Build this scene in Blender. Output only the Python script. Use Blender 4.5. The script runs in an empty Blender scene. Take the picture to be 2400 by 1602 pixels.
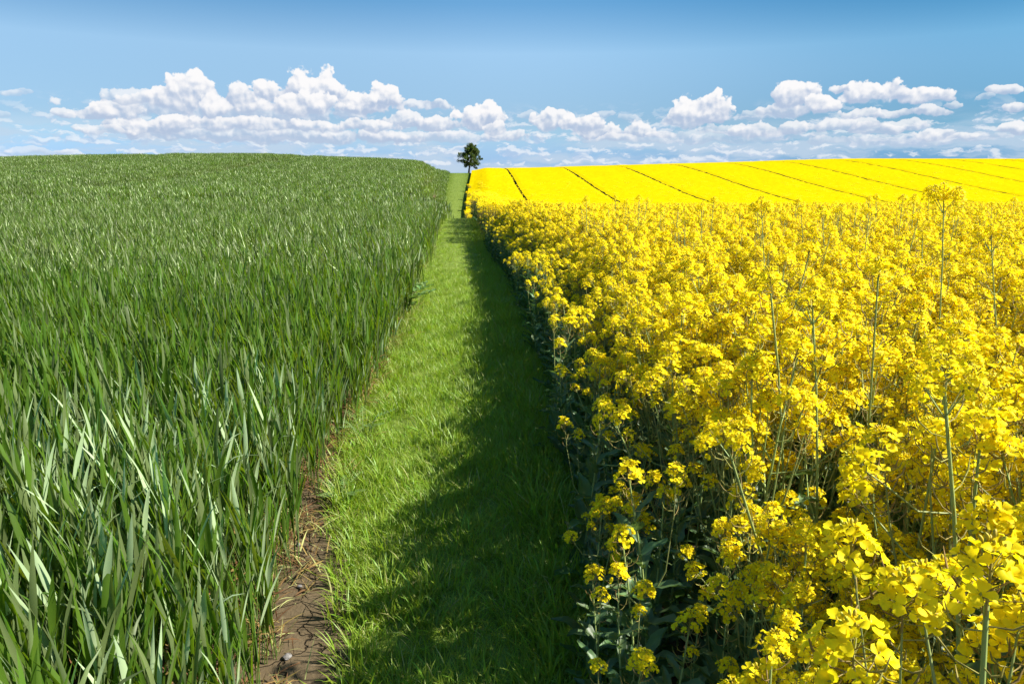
import bpy, math, random
import numpy as np
from mathutils import Vector, Matrix, Euler, noise as mnoise

scene = bpy.context.scene
COL = scene.collection
R = math.radians

# ------------------------------------------------------------------ camera
EYE = 1.7
cam_d = bpy.data.cameras.new('camera')
cam_d.sensor_width = 36.0
cam_d.lens = 24.0
cam_d.clip_start = 0.05
cam_d.clip_end = 9000.0
cam = bpy.data.objects.new('camera', cam_d)
COL.objects.link(cam)
YAW, PITCH = 4.38, 13.85
cam.location = (0, 0, EYE)
cam.rotation_euler = (R(90 - PITCH), 0, R(-YAW))
scene.camera = cam

# ------------------------------------------------------------------ sun, sky, exposure
SUN_AZ, SUN_EL = 99.0, 42.5            # azimuth clockwise from the path direction (+Y), elevation
sun_d = bpy.data.lights.new('sun', 'SUN')
sun_d.energy = 5.0
sun_d.angle = R(0.5)
sun_d.color = (1.0, 0.95, 0.85)
sun = bpy.data.objects.new('sun', sun_d)
COL.objects.link(sun)
sdir = Vector((math.sin(R(SUN_AZ)) * math.cos(R(SUN_EL)), math.cos(R(SUN_AZ)) * math.cos(R(SUN_EL)), math.sin(R(SUN_EL))))
sun.rotation_euler = sdir.to_track_quat('Z', 'Y').to_euler()

scene.view_settings.view_transform = 'Standard'
scene.view_settings.look = 'None'
scene.view_settings.exposure = 1.2
scene.view_settings.gamma = 1.0
scene.view_settings.use_curve_mapping = False
cy = scene.cycles
cy.max_bounces = 8
cy.diffuse_bounces = 6
cy.glossy_bounces = 2
cy.transmission_bounces = 6
cy.transparent_max_bounces = 6
cy.caustics_reflective = False
cy.caustics_refractive = False
cy.sample_clamp_indirect = 6.0

world = bpy.data.worlds.new('World')
scene.world = world
world.use_nodes = True
SKY_STRENGTH = 0.1


class NT:
    """small helper to write node graphs"""
    def __init__(s, tree):
        s.t = tree
        tree.nodes.clear()

    def n(s, kind, **kw):
        nd = s.t.nodes.new(kind)
        for k, v in kw.items():
            setattr(nd, k, v)
        return nd

    def put(s, sock, val):
        if val is None:
            return
        if isinstance(val, bpy.types.NodeSocket):
            s.t.links.new(val, sock)
        else:
            sock.default_value = val

    def math(s, op, a, b=None, c=None, clamp=False):
        nd = s.n('ShaderNodeMath', operation=op, use_clamp=clamp)
        for i, v in enumerate((a, b, c)):
            s.put(nd.inputs[i], v)
        return nd.outputs[0]

    def vec(s, op, a, b=None, c=None):
        nd = s.n('ShaderNodeVectorMath', operation=op)
        for i, v in enumerate((a, b, c)):
            s.put(nd.inputs[i], v)
        return nd.outputs['Value'] if op in ('LENGTH', 'DOT_PRODUCT', 'DISTANCE') else nd.outputs[0]

    def ramp(s, x, a, b, lo=0.0, hi=1.0, smooth=True):
        nd = s.n('ShaderNodeMapRange', interpolation_type='SMOOTHSTEP' if smooth else 'LINEAR')
        s.put(nd.inputs['Value'], x)
        s.put(nd.inputs['From Min'], a)
        s.put(nd.inputs['From Max'], b)
        s.put(nd.inputs['To Min'], lo)
        s.put(nd.inputs['To Max'], hi)
        return nd.outputs['Result']

    def mix(s, f, a, b, blend='MIX'):
        nd = s.n('ShaderNodeMix', data_type='RGBA', blend_type=blend)
        s.put(nd.inputs[0], f)
        s.put(nd.inputs[6], a)
        s.put(nd.inputs[7], b)
        return nd.outputs[2]

    def noise(s, vec, scale, detail=2.0, rough=0.5, dim='3D'):
        nd = s.n('ShaderNodeTexNoise', noise_dimensions=dim)
        s.put(nd.inputs['Vector'], vec)
        nd.inputs['Scale'].default_value = scale
        nd.inputs['Detail'].default_value = detail
        nd.inputs['Roughness'].default_value = rough
        return nd.outputs


def build_sky():
    t = NT(world.node_tree)
    gen = t.n('ShaderNodeTexCoord').outputs['Generated']
    sep = t.n('ShaderNodeSeparateXYZ')
    t.put(sep.inputs[0], gen)
    X, Y, Z = sep.outputs
    az = t.math('ARCTAN2', X, Y)
    hyp = t.math('SQRT', t.math('ADD', t.math('MULTIPLY', X, X), t.math('MULTIPLY', Y, Y)))
    el = t.math('ARCTAN2', Z, hyp)
    DEG = 180 / math.pi
    azd = t.math('MULTIPLY', az, DEG)
    eld = t.math('MULTIPLY', el, DEG)
    comb = t.n('ShaderNodeCombineXYZ')
    t.put(comb.inputs[0], azd)
    t.put(comb.inputs[1], eld)
    p = comb.outputs[0]                                     # degrees: azimuth, elevation

    # clear sky, looked up a little higher than the true elevation: a polariser-deep blue
    up = t.n('ShaderNodeCombineXYZ')
    t.put(up.inputs[0], X)
    t.put(up.inputs[1], Y)
    t.put(up.inputs[2], t.math('ADD', t.math('MULTIPLY', t.math('MAXIMUM', Z, 0.0), 2.4), 0.06))
    sky = t.n('ShaderNodeTexSky', sky_type='NISHITA')
    sky.sun_disc = False
    sky.sun_elevation = R(SUN_EL)
    sky.sun_rotation = R(SUN_AZ)
    sky.air_density = 1.0
    sky.dust_density = 0.6
    sky.ozone_density = 1.6
    t.put(sky.inputs[0], t.vec('NORMALIZE', up.outputs[0]))
    # a polarising filter: deeper towards the right of the ridge and higher up
    tint = t.mix(t.ramp(eld, 4.0, 9.0, smooth=False), (*SKY_LOW, 1), (*SKY_MID, 1))
    tint = t.mix(t.ramp(eld, 9.0, 12.5, smooth=False), tint, (*SKY_TOP, 1))
    tint = t.mix(t.ramp(eld, 3.6, 0.2), tint, (*SKY_HOR, 1))
    pol = t.math('MULTIPLY', t.ramp(azd, 0.0, 42.0), t.ramp(azd, 110.0, 60.0))
    tint = t.mix(pol, tint, t.mix(1.0, tint, (*SKY_POL, 1), 'MULTIPLY'))
    top = t.math('MULTIPLY', pol, t.ramp(eld, 7.0, 12.5))
    tint = t.mix(top, tint, t.mix(1.0, tint, (0.62, 0.84, 0.88, 1), 'MULTIPLY'))
    col = t.mix(1.0, sky.outputs[0], tint, 'MULTIPLY')
    clear = col

    # fields the clouds are cut from
    n_w = t.noise(p, 0.55, 4.0, 0.55, '2D')['Color']
    warp = t.vec('MULTIPLY', t.vec('SUBTRACT', n_w, (0.5, 0.5, 0.5)), (1.3, 0.8, 0))
    pw = t.vec('ADD', p, warp)

    def puff(v):
        vo = t.n('ShaderNodeTexVoronoi', feature='SMOOTH_F1', voronoi_dimensions='2D')
        t.put(vo.inputs['Vector'], v)
        vo.inputs['Scale'].default_value = 0.52
        vo.inputs['Detail'].default_value = 2.2
        vo.inputs['Roughness'].default_value = 0.5
        vo.inputs['Lacunarity'].default_value = 2.2
        vo.inputs['Smoothness'].default_value = 0.35
        return vo.outputs['Distance']
    ws = t.vec('MULTIPLY_ADD', warp, (0.5, 0.5, 0), p)
    pf = puff(ws)
    pf2 = puff(t.vec('ADD', ws, (0.20, 0.32, 0)))
    relief = t.math('SUBTRACT', pf2, pf)                    # >0 where the lump faces the sun
    fine = t.noise(p, 2.6, 5.0, 0.62, '2D')['Fac']
    edge = t.math('ADD', t.math('MULTIPLY_ADD', pf, -0.62, 0.26), t.math('MULTIPLY', fine, 0.34))

    # far, flat stratus bands low over the horizon
    st = t.n('ShaderNodeVectorMath', operation='MULTIPLY')
    t.put(st.inputs[0], pw)
    st.inputs[1].default_value = (0.10, 0.75, 1)
    nb = t.noise(st.outputs[0], 1.0, 4.0, 0.6, '2D')['Fac']
    band = t.math('MULTIPLY', t.ramp(eld, 4.6, 2.2), t.ramp(nb, 0.36, 0.62))
    col = t.mix(t.math('MULTIPLY', band, 0.78), col, (2.42, 2.96, 3.59, 1))
    # rows of small far-off cumulus
    st2 = t.vec('MULTIPLY_ADD', pw, (0.50, 1.45, 1), (7.3, 2.1, 0))
    nb2 = t.noise(st2, 1.0, 5.0, 0.58, '2D')['Fac']
    nb3 = t.noise(t.vec('ADD', st2, (0.12, 0.34, 0)), 1.0, 3.0, 0.58, '2D')['Fac']
    rows = t.math('MULTIPLY', t.ramp(eld, 5.6, 3.2), t.ramp(eld, 0.0, 0.9))
    rows = t.math('MULTIPLY', t.math('MULTIPLY', rows, t.ramp(azd, -37.0, -27.0)), t.ramp(nb2, 0.49, 0.60))
    lump = t.mix(t.ramp(t.math('SUBTRACT', nb2, nb3), -0.10, 0.16), (2.05, 2.62, 3.55, 1), (4.0, 4.1, 4.25, 1))
    col = t.mix(t.math('MULTIPLY', rows, 0.65), col, lump)

    # cumulus heads: (azimuth, elevation, half width, half height, opacity, lightness), far ones first
    for (a, e, ra, re, op, lit) in CLOUDS:
        # (the cloud before is carried along, times nothing: the nodes then run one cloud at a time)
        pc = t.vec('MULTIPLY_ADD', col, (1e-9, 1e-9, 0), pw)
        v = t.vec('MULTIPLY', t.vec('SUBTRACT', pc, (a, e, 0)), (1 / ra, 1 / re, 0))
        sp = t.n('ShaderNodeSeparateXYZ')
        t.put(sp.inputs[0], v)
        vy = sp.outputs[1]
        vyb = t.math('MAXIMUM', vy, t.math('MULTIPLY', vy, -1.7))            # flatter base
        cb = t.n('ShaderNodeCombineXYZ')
        t.put(cb.inputs[0], sp.outputs[0])
        t.put(cb.inputs[1], vyb)
        f = t.math('SUBTRACT', 1.0, t.vec('LENGTH', cb.outputs[0]))
        f = t.math('ADD', f, edge)
        al = t.math('MULTIPLY', t.ramp(f, 0.03, t.ramp(vy, -0.7, 0.3, 0.46, 0.15)), op)
        sh = t.math('MULTIPLY_ADD', relief, 1.15, t.math('MULTIPLY_ADD', vy, 0.95, lit))
        sh = t.math('ADD', sh, t.math('MULTIPLY', t.math('SUBTRACT', fine, 0.5), 0.5))
        cc = t.mix(t.ramp(sh, 0.02, 1.08), (2.01, 2.45, 3.22, 1), (4.25, 4.21, 4.25, 1))
        col = t.mix(al, col, cc)
    # the cloud bank stands over the ridge; the rest of the sky is clear
    inside = t.math('MULTIPLY', t.math('LESS_THAN', eld, 9.5), t.math('LESS_THAN', t.math('ABSOLUTE', azd), 60.0))
    inside = t.math('MULTIPLY', inside, t.math('GREATER_THAN', eld, -0.6))
    bg, bgc = t.n('ShaderNodeBackground'), t.n('ShaderNodeBackground')
    t.put(bg.inputs[0], clear)
    t.put(bgc.inputs[0], col)
    bg.inputs[1].default_value = bgc.inputs[1].default_value = SKY_STRENGTH
    mx = t.n('ShaderNodeMixShader')
    t.put(mx.inputs[0], inside)
    t.put(mx.inputs[1], bg.outputs[0])
    t.put(mx.inputs[2], bgc.outputs[0])
    out = t.n('ShaderNodeOutputWorld')
    t.put(out.inputs[0], mx.outputs[0])
    world.cycles.sampling_method = 'MANUAL'
    world.cycles.sample_map_resolution = 256


SKY_HOR = (0.395, 0.477, 0.660)
SKY_TOP = (0.610, 0.960, 0.976)
SKY_MID = (1.178, 1.240, 1.065)
SKY_LOW = (0.737, 0.776, 0.708)
SKY_POL = (0.40, 0.58, 0.65)
# measured on the sky: azimuth from the path direction, elevation (degrees)
CLOUDS = [
    (-13.43, 2.66, 12.81, 0.96, 0.8, 0.2),
    (-16.10, 4.30, 11.34, 1.59, 0.75, 0.36),
    (-1.72, 2.71, 8.91, 0.73, 0.6, 0.3),
    (18.99, 2.63, 10.80, 0.65, 0.45, 0.3),
    (32.62, 2.19, 7.97, 0.59, 0.45, 0.3),
    (35.23, 2.51, 1.62, 0.58, 0.8, 0.38),
    (36.77, 2.30, 1.05, 0.40, 0.7, 0.38),
    (39.71, 2.82, 1.02, 0.71, 0.9, 0.38),
    (23.30, 2.99, 2.29, 0.76, 0.8, 0.38),
    (25.60, 3.16, 1.75, 0.81, 0.8, 0.38),
    (31.15, 2.97, 2.03, 0.54, 0.75, 0.38),
    (33.03, 3.21, 1.96, 0.53, 0.75, 0.38),
    (29.13, 3.32, 2.54, 0.73, 0.8, 0.38),
    (14.79, 3.20, 1.78, 0.92, 0.9, 0.38),
    (16.32, 2.86, 1.42, 0.52, 0.7, 0.38),
    (11.20, 3.14, 2.55, 0.86, 0.95, 0.38),
    (4.05, 2.92, 2.23, 0.73, 0.8, 0.38),
    (12.93, 2.69, 2.17, 0.46, 0.6, 0.38),
    (7.89, 3.92, 2.28, 1.12, 0.95, 0.45),
    (9.80, 3.58, 2.20, 1.05, 0.95, 0.38),
    (17.93, 3.88, 2.08, 1.09, 0.85, 0.45),
    (19.04, 4.44, 2.46, 1.77, 1, 0.45),
    (20.74, 3.19, 2.03, 0.51, 0.6, 0.38),
    (22.89, 4.16, 1.64, 0.56, 0.5, 0.3),
    (34.77, 4.07, 1.62, 0.46, 0.8, 0.45),
    (35.98, 4.52, 0.74, 0.34, 0.6, 0.45),
    (30.05, 4.07, 1.77, 0.54, 0.85, 0.45),
    (32.40, 4.05, 1.42, 0.47, 0.75, 0.45),
    (38.67, 5.19, 1.04, 0.46, 0.85, 0.45),
    (39.40, 4.19, 1.17, 0.41, 0.85, 0.45),
    (37.71, 4.76, 0.51, 0.27, 0.4, 0.45),
    (33.86, 5.08, 1.96, 0.85, 1, 0.45),
    (32.11, 5.33, 1.47, 1.03, 1, 0.45),
    (29.92, 5.26, 1.71, 1.17, 1, 0.45),
    (28.86, 5.87, 0.78, 0.59, 0.9, 0.45),
    (25.18, 4.47, 2.10, 0.74, 0.8, 0.2),
    (25.85, 5.40, 1.94, 1.50, 1, 0.45),
    (27.53, 4.76, 1.60, 0.96, 1, 0.45),
    (5.79, 4.45, 1.33, 0.39, 0.4, 0.45),
    (11.67, 4.48, 0.94, 0.33, 0.4, 0.45),
    (13.56, 4.20, 1.08, 0.33, 0.35, 0.45),
    (-1.70, 3.64, 2.58, 0.86, 0.9, 0.38),
    (-4.10, 3.88, 2.55, 0.85, 0.85, 0.45),
    (-7.16, 3.52, 3.24, 0.78, 0.9, 0.4),
    (-11.13, 3.46, 2.79, 0.70, 0.85, 0.36),
    (-14.31, 3.47, 2.36, 0.76, 0.85, 0.4),
    (-17.99, 3.45, 2.74, 0.86, 0.9, 0.4),
    (-22.90, 3.13, 3.16, 0.89, 0.95, 0.42),
    (-21.20, 3.36, 1.84, 0.96, 0.95, 0.38),
    (-25.61, 2.88, 1.70, 0.46, 0.6, 0.4),
    (1.96, 3.99, 2.07, 1.71, 1, 0.45),
    (3.17, 3.32, 1.48, 0.86, 0.9, 0.38),
    (-2.17, 5.14, 2.12, 0.58, 0.8, 0.4),
    (-25.88, 3.91, 1.68, 0.74, 0.85, 0.45),
    (-24.27, 4.14, 2.17, 1.10, 0.85, 0.45),
    (-27.54, 3.84, 0.80, 0.56, 0.75, 0.45),
    (-23.49, 5.10, 2.05, 0.81, 0.7, 0.4),
    (-16.49, 5.02, 1.69, 1.40, 0.95, 0.42),
    (-20.89, 4.92, 1.83, 1.30, 0.95, 0.45),
    (-19.27, 5.34, 2.45, 1.77, 1, 0.45),
    (-17.87, 4.67, 1.60, 1.33, 0.95, 0.45),
    (-6.58, 5.02, 2.14, 1.09, 1, 0.45),
    (-5.55, 5.61, 1.72, 1.21, 1, 0.45),
    (-8.01, 5.18, 1.62, 1.27, 1, 0.45),
    (-13.99, 5.59, 1.40, 1.47, 1, 0.45),
    (-11.12, 5.99, 2.90, 1.85, 1, 0.45),
    (-11.99, 4.90, 3.80, 1.19, 1, 0.45),
    (-29.91, 5.03, 1.27, 0.32, 0.35, 0.45),
    (-30.71, 5.09, 0.99, 0.24, 0.3, 0.45),
    (-31.32, 3.73, 0.64, 0.38, 0.4, 0.45),
    (-29.59, 1.36, 2.38, 0.34, 0.4, 0.38),
]
build_sky()



# ------------------------------------------------------------------ bookkeeping
def tag(o, label=None, cat=None, group=None, kind=None):
    if label:
        o['label'] = label
    if cat:
        o['category'] = cat
    if group:
        o['group'] = group
    if kind:
        o['kind'] = kind
    return o


class MB:
    """collects faces for one mesh"""
    def __init__(s):
        s.v, s.f, s.m = [], [], []

    def add(s, vs, fs, mat=0):
        o = len(s.v)
        s.v.extend(vs)
        for f in fs:
            s.f.append(tuple(i + o for i in f))
            s.m.append(mat)

    def merge(s, other, M=None, remap=None):
        o = len(s.v)
        if M is None:
            s.v.extend(other.v)
        else:
            s.v.extend([tuple(M @ Vector(p)) for p in other.v])
        s.f.extend([tuple(i + o for i in f) for f in other.f])
        s.m.extend([remap[i] for i in other.m] if remap else other.m)

    def mesh(s, name, mats, smooth=True):
        me = bpy.data.meshes.new(name)
        me.from_pydata([tuple(p) for p in s.v], [], s.f)
        for m in mats:
            me.materials.append(m)
        me.polygons.foreach_set('material_index', s.m)
        if smooth:
            me.polygons.foreach_set('use_smooth', [True] * len(s.f))
        me.update()
        return me

    def obj(s, name, mats, parent=None, smooth=True, link=True):
        o = bpy.data.objects.new(name, s.mesh(name, mats, smooth))
        if link:
            COL.objects.link(o)
        if parent:
            o.parent = parent
        return o


def empty(name, loc=(0, 0, 0), rz=0.0):
    o = bpy.data.objects.new(name, None)
    o.empty_display_size = 0.1
    o.location = loc
    o.rotation_euler = (0, 0, rz)
    COL.objects.link(o)
    return o


def tube(mb, pts, radii, sides=5, mat=0, cap=False):
    """a tapered tube along points"""
    pts = [Vector(p) for p in pts]
    vs, fs = [], []
    n = len(pts)
    ref = Vector((0.31, 0.87, 0.17)).normalized()
    for i, p in enumerate(pts):
        t = (pts[min(i + 1, n - 1)] - pts[max(i - 1, 0)])
        t = t.normalized() if t.length > 1e-9 else Vector((0, 0, 1))
        a = t.cross(ref)
        if a.length < 0.05:
            a = t.cross(Vector((1, 0, 0)))
        a.normalize()
        b = t.cross(a)
        for k in range(sides):
            an = 2 * math.pi * k / sides
            vs.append(tuple(p + (a * math.cos(an) + b * math.sin(an)) * radii[i]))
    for i in range(n - 1):
        for k in range(sides):
            k2 = (k + 1) % sides
            fs.append((i * sides + k, i * sides + k2, (i + 1) * sides + k2, (i + 1) * sides + k))
    if cap:
        fs.append(tuple(range((n - 1) * sides, n * sides)))
    mb.add(vs, fs, mat)


def blade(mb, base, az, length, width, lean, curve, seg=4, mat=0, fold=0.0, twist=0.0, tip=1.0, wob=0.0):
    """one grass-like leaf: leans towards az, bends over by `curve` along its length"""
    p = Vector(base)
    d = Vector((math.cos(az), math.sin(az), 0))
    side0 = Vector((-math.sin(az), math.cos(az), 0))
    th = lean
    vs, fs = [], []
    n3 = fold != 0.0
    for i in range(seg + 1):
        t = i / seg
        th = lean + curve * (t ** 1.6)
        tg = d * math.sin(th) + Vector((0, 0, 1)) * math.cos(th)
        nr = side0.cross(tg)
        a = twist * t + wob * math.sin(3.1 * t)
        s = side0 * math.cos(a) + nr * math.sin(a)
        nn = s.cross(tg)
        w = width * 0.5 * (0.55 + 0.45 * min(1, t * 3)) * (1 - t ** (2.2 * tip))
        if i == seg:
            vs.append(tuple(p))
        elif n3:
            vs += [tuple(p - s * w), tuple(p - nn * w * fold), tuple(p + s * w)]
        else:
            vs += [tuple(p - s * w), tuple(p + s * w)]
        p = p + tg * (length / seg)
    k = 3 if n3 else 2
    for i in range(seg):
        o = i * k
        if i == seg - 1:
            for j in range(k - 1):
                fs.append((o + j, o + j + 1, o + k))
        else:
            for j in range(k - 1):
                fs.append((o + j, o + j + 1, o + k + j + 1, o + k + j))
    mb.add(vs, fs, mat)


# ------------------------------------------------------------------ materials
def plant_mat(name, base, trans, rough=0.5, var=0.25, hue=0.03, tfac=0.4, spec=0.3, noise_scale=None, back=None, obj_var=True, light=None, bloom=None):
    """leaf-like surface: reflecting front, light let through from behind, varied from plant to plant"""
    m = bpy.data.materials.new(name)
    m.use_nodes = True
    t = NT(m.node_tree)
    rnd = t.n('ShaderNodeObjectInfo').outputs['Random'] if obj_var else 0.5
    geo = t.n('ShaderNodeNewGeometry')
    isl = geo.outputs['Random Per Island']
    mixr = t.math('ADD', t.math('MULTIPLY', rnd, 0.45), t.math('MULTIPLY', isl, 0.55))
    val = t.math('MULTIPLY_ADD', mixr, 2 * var, 1 - var)
    hs = t.n('ShaderNodeHueSaturation')
    t.put(hs.inputs['Hue'], t.math('MULTIPLY_ADD', isl, 2 * hue, 0.5 - hue))
    t.put(hs.inputs['Value'], val)
    c = (*base, 1)
    if noise_scale:
        nz = t.noise(t.n('ShaderNodeTexCoord').outputs['Object'], noise_scale, 3.0)['Fac']
        c = t.mix(t.ramp(nz, 0.35, 0.7), (*[x * 0.75 for x in base], 1), (*[min(1, x * 1.2) for x in base], 1))
    if bloom:                                   # leaves with the waxy grey-green bloom
        c = t.mix(t.ramp(isl, bloom[1], bloom[1] - 0.06), c, (*bloom[0], 1))
    if light:
        c = t.mix(t.ramp(isl, 1 - light[1], 1 - light[1] + 0.03), c, (*light[0], 1))
    t.put(hs.inputs['Color'], c)
    ht = t.n('ShaderNodeHueSaturation')
    t.put(ht.inputs['Hue'], t.math('MULTIPLY_ADD', isl, 2 * hue, 0.5 - hue))
    t.put(ht.inputs['Value'], val)
    t.put(ht.inputs['Color'], (*trans, 1))
    p = t.n('ShaderNodeBsdfPrincipled')
    t.put(p.inputs['Base Color'], hs.outputs[0])
    p.inputs['Roughness'].default_value = rough
    p.inputs['Specular IOR Level'].default_value = spec
    tr = t.n('ShaderNodeBsdfTranslucent')
    t.put(tr.inputs[0], ht.outputs[0])
    mx = t.n('ShaderNodeMixShader')
    mx.inputs[0].default_value = tfac
    t.put(mx.inputs[1], p.outputs[0])
    t.put(mx.inputs[2], tr.outputs[0])
    out = t.n('ShaderNodeOutputMaterial')
    t.put(out.inputs[0], mx.outputs[0])
    return m


def ground_mat(name, c1, c2, c3, scale, bump=0.6, cracks=False):
    m = bpy.data.materials.new(name)
    m.use_nodes = True
    t = NT(m.node_tree)
    co = t.n('ShaderNodeTexCoord').outputs['Object']
    n1 = t.noise(co, scale, 6.0, 0.6)['Fac']
    n2 = t.noise(co, scale * 9, 4.0, 0.65)['Fac']
    c = t.mix(t.ramp(n1, 0.35, 0.65), (*c1, 1), (*c2, 1))
    c = t.mix(t.ramp(n2, 0.55, 0.75, 0, 0.6), c, (*c3, 1))
    hgt = t.math('ADD', n1, t.math('MULTIPLY', n2, 0.5))
    if cracks:
        vo = t.n('ShaderNodeTexVoronoi', feature='DISTANCE_TO_EDGE')
        wv = t.vec('MULTIPLY_ADD', t.noise(co, 14.0, 3.0)['Color'], (0.08, 0.08, 0.08), co)
        t.put(vo.inputs['Vector'], wv)
        vo.inputs['Scale'].default_value = 5.5
        crack = t.ramp(vo.outputs['Distance'], 0.0, 0.022)
        c = t.mix(crack, (c1[0] * 0.3, c1[1] * 0.28, c1[2] * 0.25, 1), c)
        hgt = t.math('ADD', hgt, t.math('MULTIPLY', crack, 0.5))
    b = t.n('ShaderNodeBump')
    b.inputs['Strength'].default_value = bump
    b.inputs['Distance'].default_value = 0.02
    t.put(b.inputs['Height'], hgt)
    p = t.n('ShaderNodeBsdfPrincipled')
    t.put(p.inputs['Base Color'], c)
    p.inputs['Roughness'].default_value = 0.95
    p.inputs['Specular IOR Level'].default_value = 0.15
    t.put(p.inputs['Normal'], b.outputs[0])
    out = t.n('ShaderNodeOutputMaterial')
    t.put(out.inputs[0], p.outputs[0])
    return m


M_SOIL = ground_mat('dry_soil', (0.080, 0.058, 0.032), (0.115, 0.084, 0.048), (0.16, 0.122, 0.078), 3.0, 0.9, True)
M_TURF = ground_mat('turf', (0.12, 0.17, 0.025), (0.15, 0.20, 0.03), (0.20, 0.18, 0.06), 4.0, 0.6)
M_WHEAT = plant_mat('wheat_leaf', (0.072, 0.126, 0.014), (0.23, 0.37, 0.008), 0.42, 0.45, 0.028, 0.34, 0.20, light=((0.34, 0.40, 0.22), 0.11), bloom=((0.140, 0.208, 0.078), 0.36))
M_WHEAT_FAR = plant_mat('far_wheat_leaf', (0.088, 0.142, 0.016), (0.23, 0.35, 0.010), 0.45, 0.5, 0.028, 0.32, 0.22, light=((0.42, 0.46, 0.23), 0.13), bloom=((0.155, 0.218, 0.080), 0.40))
M_WSTEM = plant_mat('wheat_stem', (0.10, 0.16, 0.03), (0.15, 0.25, 0.03), 0.5, 0.3, 0.03, 0.2)
M_DRY = plant_mat('dry_leaf', (0.24, 0.145, 0.055), (0.28, 0.17, 0.05), 0.7, 0.4, 0.03, 0.3, 0.15)
M_GRASS = plant_mat('grass_blade', (0.215, 0.325, 0.030), (0.33, 0.49, 0.02), 0.45, 0.38, 0.025, 0.42, 0.4)
M_MOWN = plant_mat('mown_grass', (0.150, 0.225, 0.028), (0.22, 0.33, 0.02), 0.5, 0.3, 0.02, 0.35, 0.25)
M_STRAW = plant_mat('straw', (0.40, 0.40, 0.15), (0.38, 0.40, 0.10), 0.6, 0.3, 0.02, 0.3, 0.2)
M_PETAL = plant_mat('rape_petal', (0.96, 0.795, 0.012), (0.98, 0.81, 0.008), 0.55, 0.06, 0.007, 0.50, 0.12)
M_BUD = plant_mat('rape_bud', (0.55, 0.45, 0.03), (0.5, 0.45, 0.02), 0.5, 0.2, 0.02, 0.2)
M_RSTEM = plant_mat('rape_stem', (0.30, 0.36, 0.12), (0.28, 0.36, 0.08), 0.5, 0.25, 0.03, 0.1, 0.3)
M_RTWIG = plant_mat('rape_twig', (0.33, 0.27, 0.08), (0.3, 0.28, 0.05), 0.5, 0.3, 0.04, 0.15, 0.3)
M_RLEAF = plant_mat('rape_leaf', (0.095, 0.170, 0.062), (0.16, 0.28, 0.05), 0.45, 0.3, 0.02, 0.3, 0.4, 14.0)
M_WEED = plant_mat('weed_leaf', (0.13, 0.21, 0.06), (0.2, 0.32, 0.05), 0.5, 0.25, 0.02, 0.35, 0.35)


def bark_mat():
    m = ground_mat('bark', (0.05, 0.035, 0.025), (0.09, 0.065, 0.045), (0.12, 0.10, 0.08), 3.0, 0.8)
    return m


def stone_mat():
    return ground_mat('stone', (0.15, 0.14, 0.135), (0.22, 0.21, 0.20), (0.32, 0.30, 0.29), 30.0, 0.4)


# ------------------------------------------------------------------ the lie of the land
def ip(x, xs, ys):
    """smooth monotone-ish interpolation through a table"""
    if x <= xs[0]:
        return ys[0]
    if x >= xs[-1]:
        return ys[-1]
    i = 0
    while x > xs[i + 1]:
        i += 1
    h = xs[i + 1] - xs[i]
    u = (x - xs[i]) / h

    def sl(k):
        if k == 0 or k == len(xs) - 1:
            return 0.0
        a = (ys[k] - ys[k - 1]) / (xs[k] - xs[k - 1])
        b = (ys[k + 1] - ys[k]) / (xs[k + 1] - xs[k])
        return 0.0 if a * b <= 0 else 2 * a * b / (a + b)
    m0, m1 = sl(i) * h, sl(i + 1) * h
    d = ys[i + 1] - ys[i]
    return ys[i] + m0 * u + (3 * d - 2 * m0 - m1) * u * u + (m0 + m1 - 2 * d) * u ** 3


def sstep(x, a, b):
    u = max(0.0, min(1.0, (x - a) / (b - a)))
    return u * u * (3 - 2 * u)


PATH_Z = ((-30, 0, 14, 24, 34, 46, 59, 68, 76, 94, 110, 127, 140, 170, 240, 420, 900),
          (0, 0, 0, 0.05, -0.6, -1.8, -2.7, -2.75, -2.35, -0.9, 0.5, 1.68, 1.72, 1.68, 0.6, -8, -24))
RAPE_Z = ((-30, 0, 11, 17, 24, 34, 46, 59, 68, 76, 94, 110, 127, 140, 170, 240, 420, 900),
          (0, 0, 0, -0.25, -0.7, -1.4, -2.2, -2.75, -2.75, -2.35, -0.9, 0.5, 1.6, 1.8, 1.4, -1, -10, -24))
WHEAT_Z = ((-30, 0, 16, 34, 51, 68, 85, 98, 112, 136, 200, 420, 900),
           (0, 0, 0.0, 0.33, 0.9, 1.85, 2.85, 3.55, 3.6, 3.0, 0, -10, -24))


def terrain(x, y):
    if x > 0.7:
        k = sstep(x, 0.7, 2.6 + max(0, y - 30) * 0.03)
        z = ip(y, *PATH_Z) * (1 - k) + ip(y, *RAPE_Z) * k
        ad = ip(x, (0, 8, 25, 55, 80, 110, 200), (0, -0.05, 0.35, 1.15, 1.8, 1.8, 1.0))
        z += ad * sstep(y, 72, 127) * (1 - sstep(y, 160, 400))
        return z
    if x < -0.9:
        edge = 0.9 + max(0, y - 25) * 0.014
        k = sstep(-x, edge, edge + 1.0 + max(0, min(y, 115) - 14) * 0.032)
        g = ip(-x, (0, 4, 9, 16, 28, 46, 66, 120), (0.62, 0.73, 0.83, 0.91, 1.03, 0.97, 0.86, 0.8))
        return ip(y, *PATH_Z) * (1 - k) + ip(y, *WHEAT_Z) * g * k
    return ip(y, *PATH_Z)


def path_left(y):
    return ip(y, (-2, 0.8, 2.0, 2.9, 3.4, 4.4, 6, 9.4, 16, 24, 34, 68, 127, 170), (-0.30, -0.33, -0.38, -0.54, -0.66, -0.74, -0.72, -0.69, -0.70, -0.70, -0.7, -1.86, -1.68, -2.2))


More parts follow.
